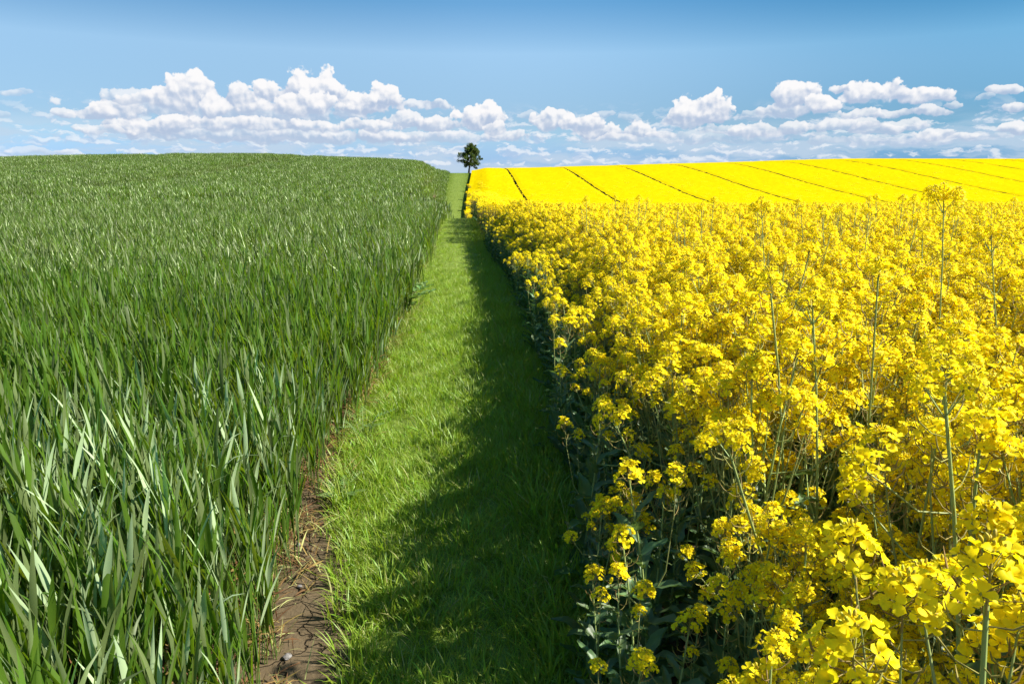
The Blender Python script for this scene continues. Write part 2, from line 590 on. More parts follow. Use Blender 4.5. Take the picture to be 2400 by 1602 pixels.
def path_right(y):
    return ip(y, (-2, 0.6, 1.2, 2.0, 2.6, 3.4, 4.4, 6, 9.4, 16, 24, 34, 68, 127, 170), (0.26, 0.28, 0.33, 0.43, 0.50, 0.56, 0.62, 0.70, 0.76, 0.66, 0.68, 0.66, 0.60, 2.3, 3.0))


def wheat_edge(y):
    return ip(y, (-2, 0.8, 2.0, 3.0, 4.0, 5, 9, 24, 34, 68, 127, 170), (-0.60, -0.64, -0.69, -0.79, -0.79, -0.73, -0.66, -0.68, -0.76, -1.95, -1.78, -2.3))


# camera-frame test, used only to leave out what the photograph shows nothing of
ca, sa = math.cos(R(YAW)), math.sin(R(YAW))
cp, sp_ = math.cos(R(PITCH)), math.sin(R(PITCH))


def view(x, y, z):
    z -= EYE
    xr = x * ca - y * sa
    f = x * sa + y * ca
    d = f * cp - z * sp_
    u = f * sp_ + z * cp
    if d < 0.05:
        return None
    return xr / d / 0.75, u / d / 0.5, d        # -1..1 across the frame


def in_view(x, y, z0, z1, m=1.0):
    for z in (z0, (z0 + z1) / 2, z1):
        v = view(x, y, z)
        if v and abs(v[0]) < m and abs(v[1]) < m:
            return True
    return False


def grid_sheet(name, xs, ys, zf, mats, matf=None):
    vs = [(x, y, zf(x, y)) for y in ys for x in xs]
    nx = len(xs)
    fs, ms = [], []
    for j in range(len(ys) - 1):
        for i in range(nx - 1):
            fs.append((j * nx + i, j * nx + i + 1, (j + 1) * nx + i + 1, (j + 1) * nx + i))
    mb = MB()
    mb.v, mb.f, mb.m = vs, fs, [0] * len(fs)
    return mb.obj(name, mats)


def cr(a, b, n):
    return [a + (b - a) * i / n for i in range(n + 1)]


gx = sorted(set([round(v, 3) for v in
     [-3000, -1500, -800, -400, -250, -160] + cr(-120, -40, 16) + cr(-40, -12, 14) + cr(-12, -3, 18) + cr(-3, 4, 56) + cr(4, 14, 20) + cr(14, 40, 13) + cr(40, 120, 16) + [160, 250, 400, 800, 1500, 3000]]))
gy = sorted(set([round(v, 3) for v in [-200, -60, -20, -6] + cr(-3, 8, 66) + cr(8, 30, 44) + cr(30, 150, 80) + cr(150, 250, 20) + [320, 420, 600, 900, 1500, 3000, 6000]]))


def ground_z(x, y):
    z = terrain(x, y)
    if abs(x) < 4 and -3 < y < 10:
        z += 0.018 * mnoise.noise((x * 3.1, y * 3.1, 0)) + 0.010 * mnoise.noise((x * 9, y * 9, 4))
        # the bare strip between wheat and grass lies a little lower
    return z


ground = grid_sheet('ground', gx, gy, ground_z, [M_SOIL])
tag(ground, kind='structure')


def path_sheet():
    mb = MB()
    ys = cr(-2, 10, 60) + cr(10.3, 30, 60) + cr(31, 175, 120)
    n = 14
    for y in ys:
        a, b = path_left(y), path_right(y)
        for i in range(n + 1):
            x = a + (b - a) * i / n
            e = 0.004 + 0.03 * math.sin(math.pi * i / n) * (1 if y < 12 else 1.2)
            mb.v.append((x, y, ground_z(x, y) + e + 0.002 * (y > 20) * 8))
    for j in range(len(ys) - 1):
        for i in range(n):
            o = j * (n + 1) + i
            mb.f.append((o, o + 1, o + n + 2, o + n + 1))
            mb.m.append(0)
    return mb.obj('path', [M_TURF])


tag(path_sheet(), kind='structure')

# ------------------------------------------------------------------ scattering of uncountable stuff
def library(name, meshes):
    c = bpy.data.collections.new(name)
    for i, me in enumerate(meshes):
        o = bpy.data.objects.new('%s_%03d' % (name, i), me)
        c.objects.link(o)
    return c


def scatter(name, coll, items, nvar):
    """items: (x, y, z, rx, ry, rz, scale, variant) - one stuff object"""
    me = bpy.data.meshes.new(name)
    n = len(items)
    a = np.array(items, dtype=np.float64).reshape(n, 8)
    me.vertices.add(n)
    me.vertices.foreach_set('co', a[:, :3].astype(np.float32).ravel())
    at = me.attributes.new('turn', 'FLOAT_VECTOR', 'POINT')
    at.data.foreach_set('vector', a[:, 3:6].astype(np.float32).ravel())
    at = me.attributes.new('size', 'FLOAT', 'POINT')
    at.data.foreach_set('value', a[:, 6].astype(np.float32))
    at = me.attributes.new('kind', 'INT', 'POINT')
    at.data.foreach_set('value', a[:, 7].astype(np.int32) % nvar)
    o = bpy.data.objects.new(name, me)
    COL.objects.link(o)
    g = bpy.data.node_groups.new(name, 'GeometryNodeTree')
    g.interface.new_socket('Geometry', in_out='INPUT', socket_type='NodeSocketGeometry')
    g.interface.new_socket('Geometry', in_out='OUTPUT', socket_type='NodeSocketGeometry')
    N, L = g.nodes, g.links
    gi, go = N.new('NodeGroupInput'), N.new('NodeGroupOutput')
    iop = N.new('GeometryNodeInstanceOnPoints')
    ci = N.new('GeometryNodeCollectionInfo')
    ci.inputs['Collection'].default_value = coll
    ci.inputs['Separate Children'].default_value = True
    ci.inputs['Reset Children'].default_value = True

    def named(nm, ty):
        nd = N.new('GeometryNodeInputNamedAttribute')
        nd.data_type = ty
        nd.inputs['Name'].default_value = nm
        return nd.outputs['Attribute']
    er = N.new('FunctionNodeEulerToRotation')
    L.new(named('turn', 'FLOAT_VECTOR'), er.inputs[0])
    L.new(gi.outputs[0], iop.inputs['Points'])
    L.new(ci.outputs[0], iop.inputs['Instance'])
    iop.inputs['Pick Instance'].default_value = True
    L.new(named('kind', 'INT'), iop.inputs['Instance Index'])
    L.new(er.outputs[0], iop.inputs['Rotation'])
    L.new(named('size', 'FLOAT'), iop.inputs['Scale'])
    L.new(iop.outputs[0], go.inputs[0])
    md = o.modifiers.new('scatter', 'NODES')
    md.node_group = g
    return o


TAU = 2 * math.pi

# ------------------------------------------------------------------ wheat
def wheat_plant(rng, h=0.75, tillers=3, seg=5, dry=True):
    stem, leaf = MB(), MB()
    for k in range(tillers):
        a = rng.uniform(0, TAU)
        bx, by = 0.03 * math.cos(a) * rng.random(), 0.03 * math.sin(a) * rng.random()
        lean = rng.uniform(0, 0.09)
        la = rng.uniform(0, TAU)
        sh = h * rng.uniform(0.56, 0.76)
        pts = []
        for i in range(4):
            t = i / 3
            r = math.sin(lean) * sh * t * t
            pts.append((bx + r * math.cos(la) + 0.02 * t, by + r * math.sin(la), sh * t - 0.02))
        tube(stem, pts, [0.0026, 0.0026, 0.0024, 0.0018], 4)
        az = rng.uniform(0, TAU)
        for i, f in enumerate((0.34, 0.56, 0.76, 0.97)):
            t = f + rng.uniform(-0.05, 0.05)
            j = min(2, int(t * 3))
            u = t * 3 - j
            b = Vector(pts[j]).lerp(Vector(pts[j + 1]), min(1, u))
            az += math.pi + rng.uniform(-0.6, 0.6)
            ln = rng.uniform(0.24, 0.36) * (1.0 if i < 3 else 0.82)
            w = rng.uniform(0.014, 0.025)
            curve = rng.choice([0.05, 0.12, 0.28, 0.50, 0.2]) + (rng.random() < 0.06) * 1.3
            blade(leaf, b, az, ln, w, rng.uniform(0.06, 0.30), curve, seg, 0, 0.22, rng.uniform(-1.3, 1.3), 1.0, rng.uniform(-0.3, 0.3))
        if dry:
            for i in range(2):
                b = Vector(pts[0]).lerp(Vector(pts[1]), rng.uniform(0.1, 0.9))
                blade(leaf, b, rng.uniform(0, TAU), rng.uniform(0.08, 0.2), 0.008, rng.uniform(0.5, 1.3), rng.uniform(0.3, 1.6), 4, 1, 0.2, rng.uniform(-2, 2))
    return stem, leaf


rng = random.Random(11)
WV = 14
wheat_parts = [wheat_plant(rng, 0.78, 3, 5) for _ in range(WV)]
wheat_stem_me = [s.mesh('stem', [M_WSTEM]) for s, l in wheat_parts]
wheat_leaf_me = [l.mesh('foliage', [M_WHEAT, M_DRY]) for s, l in wheat_parts]


def join(parts):
    """one mesh out of (MB, [materials]) pairs"""
    mb, mats = MB(), []
    for q, ms in parts:
        o = len(mats)
        mats += ms
        mb.merge(q, None, [o + i for i in range(len(ms))])
    return mb, mats


wheat_full = []
for s, l in wheat_parts:
    mb, mats = join([(s, [M_WSTEM]), (l, [M_WHEAT, M_DRY])])
    wheat_full.append(mb.mesh('wheat', mats))
wheat_lib = library('wheat_library', wheat_full)


def wheat_patch(rng, size, n, wmul, dark=0):
    mb = MB()
    for i in range(n):
        x, y = rng.uniform(-size, size), rng.uniform(-size, size)
        b = (x, y, rng.uniform(0.22, 0.52))
        blade(mb, b, rng.uniform(0, TAU), rng.uniform(0.2, 0.32), 0.021 * wmul, rng.uniform(0.1, 0.55), rng.uniform(0.1, 1.1), 2, 0, 0, rng.uniform(-1.2, 1.2))
    for i in range(n // 3):
        x, y = rng.uniform(-size, size), rng.uniform(-size, size)
        blade(mb, (x, y, -0.05), rng.uniform(0, TAU), rng.uniform(0.4, 0.55), 0.02 * wmul, rng.uniform(0.0, 0.15), 0.1, 2, 0)
    return mb.mesh('wheat_patch', [M_WHEAT_FAR])


wheat_mid_lib = library('wheat_patch_library', [wheat_patch(rng, 0.24, 95, 1.0) for _ in range(8)])
wheat_far_lib = library('wheat_far_library', [wheat_patch(rng, 0.55, 190, 1.7) for _ in range(8)])

near, mid, far = [], [], []
rng = random.Random(5)
step = 0.084
y = -0.4
while y < 9.5:
    x = wheat_edge(y)
    x -= 0.02
    while x > -(1.05 * y + 3.2):
        if rng.random() < 0.95 - 0.95 * sstep(y, 6.0, 9.5):
            px, py = x + rng.uniform(-0.05, 0.05), y + rng.uniform(-0.05, 0.05)
            e = wheat_edge(py) - px
            s = rng.uniform(0.88, 1.12) * (0.80 + 0.20 * sstep(e, 0.0, 0.25))
            z = ground_z(px, py)
            if in_view(px, py, z, z + 0.8 * s, 1.9) and math.hypot(px, py) > 0.75:
                near.append((px, py, z, rng.uniform(-.06, .06), rng.uniform(-.20, .07), rng.uniform(0, TAU), s, rng.randrange(WV)))
        x -= step
    y += step
y = 6.0
while y < 24:
    x = wheat_edge(y) - 0.2
    while x > -(0.92 * y + 3):
        px, py = x + rng.uniform(-.1, .1), y + rng.uniform(-.1, .1)
        z = ground_z(px, py)
        if in_view(px, py, z, z + 0.8, 1.3):
            if rng.random() < 1 - sstep(y, 6.0, 9.0):
                x -= 0.34
                continue
            s = rng.uniform(0.9, 1.08)
            mid.append((px, py, z, rng.uniform(-.06, .06), rng.uniform(-.2, .05), rng.uniform(0, TAU), s, rng.randrange(8)))
        x -= 0.34
    y += 0.34
y = 23.5
while y < 124:
    x = wheat_edge(y) - 0.4
    while x > -(0.84 * y + 2):
        px, py = x + rng.uniform(-.2, .2), y + rng.uniform(-.25, .25)
        gap = min(abs(px - g - 0.8 * math.sin(py * 0.06)) for g in (-21, -39))
        if gap > 0.8:
            z = terrain(px, py)
            s = rng.uniform(0.85, 1.1) * (1 + 0.10 * mnoise.noise((px * 0.15, py * 0.15, 3)))
            if gap < 1.9:
                s *= 0.25 + 0.33 * gap
            far.append((px, py, z, rng.uniform(-.05, .05), rng.uniform(0, .1), rng.uniform(0, TAU), s, rng.randrange(8)))
        x -= 0.8
    y += 0.8

near.sort(key=lambda q: q[0] ** 2 + q[1] ** 2 + (EYE - 0.5) ** 2)
seen = [q for q in near if in_view(q[0], q[1], q[2] + 0.3, q[2] + 0.8 * q[6], 0.98)]
pick = set(seen[:300])
for (px, py, z, rx, ry, rz, s, v) in seen[:300]:
    o = bpy.data.objects.new('wheat_plant', None)
    o.empty_display_size = 0.05
    o.location = (px, py, z)
    o.rotation_euler = (rx, ry, rz)
    o.scale = (s, s, s)
    COL.objects.link(o)
    tag(o, 'green unripe wheat plant with broad upright leaves at the near end of the crop', 'wheat plant', 'wheat plants at the near end of the green crop')
    for nm, me in (('stem', wheat_stem_me[v]), ('foliage', wheat_leaf_me[v])):
        c = bpy.data.objects.new(nm, me)
        c.parent = o
        COL.objects.link(c)
tag(scatter('wheat_crop', wheat_lib, [q for q in near if q not in pick], WV), kind='stuff',
    label='dense green wheat crop behind the nearest plants beside the path', cat='wheat')
tag(scatter('wheat_stand', wheat_mid_lib, mid, 8), kind='stuff', label='green wheat stretching back along the left of the path', cat='wheat')
tag(scatter('wheat_field', wheat_far_lib, far, 8), kind='stuff', label='far green wheat field rising to a rounded crest', cat='wheat')

# ------------------------------------------------------------------ grass of the path
def tuft(rng, n, rad, h, w, mats=1, p_straw=0.0, lean=0.5, seg=3):
    mb = MB()
    for i in range(n):
        a, r = rng.uniform(0, TAU), rad * math.sqrt(rng.random())
        az = a + rng.gauss(0, 0.9)
        blade(mb, (r * math.cos(a), r * math.sin(a), -0.01), az, h * rng.uniform(0.5, 1.15), w * rng.uniform(0.7, 1.3), rng.uniform(0.1, lean),
              rng.uniform(0.2, 1.4), seg, 1 if rng.random() < p_straw else 0, 0, rng.uniform(-1, 1))
    return mb


rng = random.Random(3)
tufts = [tuft(rng, 34, 0.06, 0.13, 0.0052, 1, 0.03, 0.7, 4).mesh('tuft', [M_GRASS, M_STRAW]) for _ in range(8)]
tufts += [tuft(rng, 30, 0.06, 0.10, 0.0045, 1, 0.45, 1.0, 3).mesh('tuft', [M_GRASS, M_STRAW]) for _ in range(3)]
tuft_lib = library('tuft_library', tufts)
far_tufts = [tuft(rng, 90, 0.30, 0.10, 0.016, 1, 0.03, 0.9, 2).mesh('tuft', [M_MOWN, M_STRAW]) for _ in range(5)]
far_tuft_lib = library('far_tuft_library', far_tufts)
sward, sward_far = [], []
y = -0.3
while y < 26:
    d = 0.052 if y < 5 else (0.062 if y < 12 else 0.10)
    a, b = path_left(y), path_right(y)
    x = a + rng.uniform(-0.04, 0.03)
    while x < b + 0.10:
        px, py = x + rng.uniform(-d, d) * 0.6, y + rng.uniform(-d, d) * 0.6
        bare = mnoise.noise((px * 2.3, py * 1.4, 9.1))
        # thin patches along the sunny side
        thin = bare > 0.42 and -0.55 < px < 0.05 and 3.6 < py < 12
        if not (thin and rng.random() < 0.8):
            u = (px - a) / max(0.1, b - a)
            pale = rng.random() < 0.34 * (1 - sstep(u, 0.1, 0.6)) + 0.03
            s = rng.uniform(0.75, 1.25) * (0.8 if y > 9 else 1.0) * (0.72 if thin or pale else 1.0)
            s *= 1 + 0.35 * mnoise.noise((px * 4, py * 4, 2))
            if u > 0.8:
                s *= 1.25
            z = ground_z(px, py)
            if in_view(px, py, z, z + 0.1, 1.15):
                sward.append((px, py, z, rng.uniform(-.25, .25), rng.uniform(-.25, .25), rng.uniform(0, TAU), s, rng.randrange(8, 11) if pale else rng.randrange(8)))
        x += d
    y += d
y = 60
while y < 133:
    a, b = path_left(y), path_right(y)
    x = a
    while x < b + 0.2:
        px, py = x + rng.uniform(-.1, .1), y + rng.uniform(-.15, .15)
        sward_far.append((px, py, terrain(px, py), 0, 0, rng.uniform(0, TAU), rng.uniform(0.7, 1.1), rng.randrange(5)))
        x += 0.26
    y += 0.3
tag(scatter('grass', tuft_lib, sward, 11), kind='stuff', label='short green grass covering the path between the crops', cat='grass')
tag(scatter('far_grass', far_tuft_lib, sward_far, 5), kind='stuff', label='short mown grass on the far slope of the path', cat='grass')

# pale long grasses leaning out of the wheat edge, dead leaves on the soil
rng = random.Random(21)
fr = [tuft(rng, 12, 0.05, 0.34, 0.007, 1, 0.55, 0.8, 5).mesh('fringe', [M_GRASS, M_STRAW]) for _ in range(6)]
fr_lib = library('fringe_library', fr)
fringe = []
y = 1.6
while y < 25:
    if rng.random() < (0.35 if y < 6 else 0.6):
        px = wheat_edge(y) + rng.uniform(-0.1, 0.08)
        fringe.append((px, y, ground_z(px, y), rng.uniform(-.2, .2), rng.uniform(0, 0.35), rng.uniform(0, TAU), rng.uniform(0.6, 1.2) * (1.0 if y > 5 else 0.75), rng.randrange(6)))
    y += 0.10 if y < 8 else 0.14
tag(scatter('verge_grass', fr_lib, fringe, 6), kind='stuff', label='long pale grass along the edge of the wheat', cat='grass')


def litter(rng):
    mb = MB()
    for i in range(7):
        b = (rng.uniform(-.06, .06), rng.uniform(-.06, .06), rng.uniform(0.002, 0.03))
        blade(mb, b, rng.uniform(0, TAU), rng.uniform(0.06, 0.18), rng.uniform(0.004, 0.009), rng.uniform(0.9, 1.5), rng.uniform(0, 1.2), 4, 0 if rng.random() < 0.7 else 1, 0.2, rng.uniform(-2, 2))
    return mb.mesh('litter', [M_DRY, M_STRAW])


lit_lib = library('litter_library', [litter(rng) for _ in range(6)])
lit = []
for i in range(520):
    y = rng.uniform(1.2, 9)
    px = wheat_edge(y) + rng.uniform(-0.35, 0.16) - 0.03
    lit.append((px, y, ground_z(px, y), 0, 0, rng.uniform(0, TAU), rng.uniform(0.5, 1.2), rng.randrange(6)))
tag(scatter('dead_leaves', lit_lib, lit, 6), kind='stuff', label='dry brown leaves on the soil under the wheat edge', cat='dead leaves')

# ------------------------------------------------------------------ oilseed rape
def petal(mb, M, L, W, cup):
    rows = ((0.0, 0.10), (0.35, 0.55), (0.72, 1.0), (0.93, 0.72))
    zs = (0.0, 0.10 + cup * 0.2, 0.16 + cup * 0.2, 0.08 - cup * 0.2)
    vs = []
    for (t, w), z in zip(rows, zs):
        for sx in (-1, 0, 1):
            vs.append(tuple(M @ Vector((t * L, sx * w * W * 0.5, (z + (0.06 if sx else -0.02)) * L))))
    fs = []
    for r in range(3):
        for c in range(2):
            fs.append((r * 3 + c, r * 3 + c + 1, r * 3 + c + 4, r * 3 + c + 3))
    mb.add(vs, fs, 0)


def flower(mb, pos, nrm, rng, L):
    q = Vector(nrm).to_track_quat('Z', 'Y').to_matrix().to_4x4()
    Mb = Matrix.Translation(pos) @ q @ Matrix.Rotation(rng.uniform(0, TAU), 4, 'Z')
    q = L * 0.14
    mb.add([tuple(Mb @ Vector(v)) for v in ((q, 0, 0), (0, q, 0), (-q, 0, 0), (0, -q, 0), (0, 0, L * 0.42))], [(0, 1, 4), (1, 2, 4), (2, 3, 4), (3, 0, 4)], 1)
    for k in range(4):
        M = Mb @ Matrix.Rotation(k * math.pi / 2 + rng.uniform(-.15, .15), 4, 'Z') @ Matrix.Rotation(rng.uniform(-0.75, 0.05), 4, 'Y')
        petal(mb, M, L * rng.uniform(0.85, 1.1), L * rng.uniform(0.75, 0.95), rng.uniform(-0.5, 0.6))


def bud(mb, pos, d, s, mat=1):
    d = Vector(d).normalized()
    p = Vector(pos)
    tube(mb, [p, p + d * s * 0.3, p + d * s * 0.75, p + d * s], [s * 0.12, s * 0.26, s * 0.22, s * 0.04], 5, mat)


def raceme(rng, n=20, L=0.0142, r=0.034):
    """flower head: buds at the tip, ring of open flowers below, on thin stalks"""
    mb = MB()
    H = rng.uniform(0.022, 0.045)
    tube(mb, [(0, 0, -0.03), (0, 0, H)], [0.0016, 0.0011], 4, 2)
    for i in range(n):
        t = (i + rng.random()) / n
        a = i * 2.39996 + rng.uniform(-.3, .3)
        el = 0.25 + 0.85 * t + rng.uniform(-.2, .2)
        rr = r * (1.12 - 0.40 * t) * rng.uniform(0.8, 1.15)
        d = Vector((math.cos(a) * math.cos(el), math.sin(a) * math.cos(el), math.sin(el)))
        b = Vector((0, 0, -0.02 + H * t * 0.95))
        p = b + d * rr
        tube(mb, [b, p], [0.0007, 0.0007], 3, 2)
        nd = (d + Vector((rng.uniform(-.4, .4), rng.uniform(-.4, .4), rng.uniform(0.3, 1.1)))).normalized()
        flower(mb, p, nd, rng, L * rng.uniform(0.8, 1.15))
    for i in range(11):
        a = i * 2.39996
        rr = 0.003 + 0.0045 * math.sqrt(i / 11) * 1.6
        bud(mb, (rr * math.cos(a), rr * math.sin(a), H - 0.004 + 0.01 * (1 - i / 11)), (math.cos(a) * 0.5, math.sin(a) * 0.5, 1), rng.uniform(0.006, 0.009))
    return mb


def pods(mb, pts, rng, n, ln):
    """thin curved seed pods and stalks up a stem"""
    m = len(pts) - 1
    for i in range(n):
        t = (i + rng.random()) / n * m
        j = min(m - 1, int(t))
        b = Vector(pts[j]).lerp(Vector(pts[j + 1]), t - j)
        a = i * 2.39996 + rng.uniform(-.4, .4)
        l = ln * rng.uniform(0.6, 1.2)
        o = Vector((math.cos(a), math.sin(a), 0))
        p1 = b + o * l * 0.45 + Vector((0, 0, l * 0.05))
        p2 = b + o * l * 0.80 + Vector((0, 0, l * 0.35))
        p3 = b + o * l * 0.92 + Vector((0, 0, l * 0.75))
        tube(mb, [b, p1, p2, p3], [0.0009, 0.0012, 0.0016, 0.0005], 3, 1)


def broad_leaf(mb, base, az, ln, wd, lean, curve, rng):
    """wavy broad leaf with a midrib fold"""
    p = Vector(base)
    d = Vector((math.cos(az), math.sin(az), 0))
    s = Vector((-math.sin(az), math.cos(az), 0))
    seg = 6
    vs, fs = [], []
    ph = rng.uniform(0, 6)
    for i in range(seg + 1):
        t = i / seg
        th = lean + curve * t
        tg = d * math.sin(th) + Vector((0, 0, 1)) * math.cos(th)
        nn = s.cross(tg)
        w = wd * 0.5 * max(0.06, math.sin(math.pi * min(1, 0.12 + t * 0.86)) ** 0.7) * (0.75 + 0.25 * math.sin(t * 9 + ph))
        for k, u in enumerate((-1, -0.5, 0, 0.5, 1)):
            ripple = 0.10 * wd * math.sin(t * 11 + ph + k * 1.7) * abs(u)
            vs.append(tuple(p + s * (u * w) + nn * (-0.16 * wd * abs(u) + ripple)))
        p = p + tg * (ln / seg)
    for i in range(seg):
        for k in range(4):
            o = i * 5 + k
            fs.append((o, o + 1, o + 6, o + 5))
    mb.add(vs, fs, 0)


def rape_plant(rng, h=1.15, branches=7, tall=False, leafy=1.0, thick=1.0, hsz=1.0, straight=False):
    """returns stem MB, leaf MB, heads [(matrix, variant)]"""
    stem, leaf, heads = MB(), MB(), []
    lean = rng.uniform(0, 0.10) * (0.3 if straight else 1.0)
    la = rng.uniform(0, TAU)
    pts = []
    n = 6
    ph = rng.uniform(0, 6)
    for i in range(n + 1):
        t = i / n
        r = lean * h * t * t
        pts.append(Vector((r * math.cos(la) + 0.008 * math.sin(4 * t + ph), r * math.sin(la) + 0.008 * math.cos(5 * t + ph), (h - 0.04) * t - 0.02)))
    tube(stem, pts, [(0.0055 - 0.0030 * (i / n)) * thick for i in range(n + 1)], 6)

    def tip(p, d, sc):
        q = Vector(d).to_track_quat('Z', 'Y').to_matrix().to_4x4()
        heads.append((Matrix.Translation(p) @ q @ Matrix.Rotation(rng.uniform(0, TAU), 4, 'Z') @ Matrix.Scale(sc, 4), rng.randrange(6)))
    tip(pts[-1] + Vector((0, 0, 0.02)), (pts[-1] - pts[-2]).normalized() + Vector((rng.uniform(-.1, .1), rng.uniform(-.1, .1), 0)), rng.uniform(0.9, 1.15) * (0.75 * hsz if straight else hsz))
    if straight:
        for k in range(4):
            aa = k * 1.7 + rng.uniform(-.3, .3)
            q0 = pts[-1] - Vector((0, 0, 0.05))
            q1 = q0 + Vector((math.cos(aa) * 0.05, math.sin(aa) * 0.05, 0.055 + 0.02 * rng.random()))
            tube(stem, [q0, q1], [0.0016, 0.0011], 4)
            tip(q1, (q1 - q0).normalized() + Vector((0, 0, 0.6)), 0.62 * hsz)
        pods(stem, [pts[2].lerp(pts[3], 0.5)] + pts[3:], rng, 54, 0.06)
    elif tall:
        pods(stem, pts[3:], rng, 46, 0.065)
    else:
        pods(stem, [pts[-1].lerp(pts[-2], 0.9), pts[-1]], rng, 12, 0.05)
    a = rng.uniform(0, TAU)
    for k in range(branches):
        t = (0.42 if not tall else 0.3) + (0.5 if not tall else 0.25) * (k + rng.random() * 0.8) / branches
        j = min(n - 1, int(t * n))
        b = pts[j].lerp(pts[j + 1], t * n - j)
        a += 2.39996 + rng.uniform(-.3, .3)
        reach = rng.uniform(0.07, 0.21)
        top = max(b.z + 0.12, (h - 0.02) - rng.choice((rng.uniform(0.0, 0.14), rng.uniform(0.05, 0.30))) - reach * 0.3) if not tall else b.z + rng.uniform(0.2, 0.3)
        o = Vector((math.cos(a), math.sin(a), 0))
        p3 = Vector((b.x, b.y, 0)) + o * reach + Vector((0, 0, top))
        p1 = b.lerp(p3, 0.35) + o * 0.03 - Vector((0, 0, 0.02))
        p2 = b.lerp(p3, 0.72) + o * 0.02
        tube(stem, [b, p1, p2, p3], [0.0027, 0.0023, 0.0018, 0.0012], 4)
        pods(stem, [p2, p3], rng, 8, 0.042)
        tip(p3, (p3 - p2).normalized() + Vector((0, 0, 0.3)), rng.uniform(0.75, 1.1))
    nl = int(9 * leafy)
    for k in range(nl):
        t = 0.04 + (0.62 if leafy < 2 else 0.86) * k / nl
        j = min(n - 1, int(t * n))
        b = pts[j].lerp(pts[j + 1], t * n - j)
        a += 2.1 + rng.uniform(-.4, .4)
        big = 1.25 - t * (1.2 if leafy < 2 else 0.95)
        broad_leaf(leaf, b, a, rng.uniform(0.16, 0.24) * big, rng.uniform(0.06, 0.10) * big, rng.uniform(0.5, 1.0), rng.uniform(0.3, 1.2), rng)
    return stem, leaf, heads


rng = random.Random(8)
HEADS = [raceme(rng, rng.randint(18, 27)) for _ in range(6)]
head_me = [q.mesh('flower_head', [M_PETAL, M_BUD, M_RTWIG]) for q in HEADS]
RV = 10
TV = 4            # taller, going over, with pods up a bare stem
EV = 4            # lower, leafier plants for the crop's edge
rape_parts = [rape_plant(rng, 1.15, rng.randint(10, 13)) for _ in range(RV)] + [rape_plant(rng, 0.92, rng.randint(1, 4), False, 2.0) for _ in range(EV)] + [rape_plant(rng, rng.uniform(1.3, 1.42), 4, True, 0.8) for _ in range(TV)]
rape_stem_me = [q[0].mesh('stem', [M_RSTEM, M_RTWIG]) for q in rape_parts]
rape_leaf_me = [q[1].mesh('foliage', [M_RLEAF]) for q in rape_parts]
rape_full = []
for s, l, hs in rape_parts:
    hm = MB()
    for M, v in hs:
        hm.merge(HEADS[v], M)
    mb, mats = join([(s, [M_RSTEM, M_RTWIG]), (l, [M_RLEAF]), (hm, [M_PETAL, M_BUD, M_RTWIG])])
    rape_full.append(mb.mesh('rape', mats))
rape_lib = library('rape_library', rape_full)


def rape_patch(rng, size, n, L):
    """canopy top of a far piece of crop: petals and stalks"""
    mb = MB()
    for i in range(n):
        c = Vector((rng.uniform(-size, size), rng.uniform(-size, size), 1.02 - abs(rng.gauss(0, 0.12))))
        for k in range(7):
            p = c + Vector((rng.gauss(0, 0.022), rng.gauss(0, 0.022), rng.gauss(0, 0.018)))
            q = Euler((rng.uniform(-0.7, 0.7), rng.uniform(-0.5, 0.9), rng.uniform(0, TAU))).to_matrix().to_4x4()
            M = Matrix.Translation(p) @ q
            mb.add([tuple(M @ Vector(v)) for v in ((-L, -L * .55, 0), (0, -L, L * .2), (L, -L * .4, 0), (L * .8, L * .6, 0), (0, L, L * .2), (-L * .9, L * .6, 0))], [(0, 1, 4, 5), (1, 2, 3, 4)], 0)
        tube(mb, [c - Vector((rng.uniform(-.05, .05), rng.uniform(-.05, .05), 0.5)), c], [0.003, 0.0015], 3, 1)
    for i in range(n // 2):
        broad_leaf(mb2 := MB(), (rng.uniform(-size, size), rng.uniform(-size, size), rng.uniform(0.2, 0.6)), rng.uniform(0, TAU), 0.2, 0.08, 0.8, 0.6, rng)
        mb.merge(mb2, None, [2])
    return mb.mesh('rape_patch', [M_PETAL, M_RTWIG, M_RLEAF])


rape_mid_lib = library('rape_patch_library', [rape_patch(rng, 0.3, 95, 0.016) for _ in range(6)])

RAPE_LABEL = 'oilseed rape plant in full yellow flower, one of the crowd beside the grass path'
RAPE_GROUP = 'flowering rape plants at the near edge of the yellow field'


def rape_thing(px, py, z, rx, ry, rz, s, v, label=RAPE_LABEL, group=RAPE_GROUP, parts=None):
    o = bpy.data.objects.new('rapeseed_plant', None)
    o.empty_display_size = 0.05
    o.location = (px, py, z)
    o.rotation_euler = (rx, ry, rz)
    o.scale = (s, s, s)
    COL.objects.link(o)
    tag(o, label, 'rape plant', group)
    sm, lm, hs = parts if parts else (rape_stem_me[v], rape_leaf_me[v], rape_parts[v][2])
    for nm, me in (('stem', sm), ('foliage', lm)):
        c = bpy.data.objects.new(nm, me)
        c.parent = o
        COL.objects.link(c)
    for M, hv in hs:
        c = bpy.data.objects.new('flower_head', head_me[hv])
        c.matrix_local = M
        c.parent = o
        COL.objects.link(c)
    return o


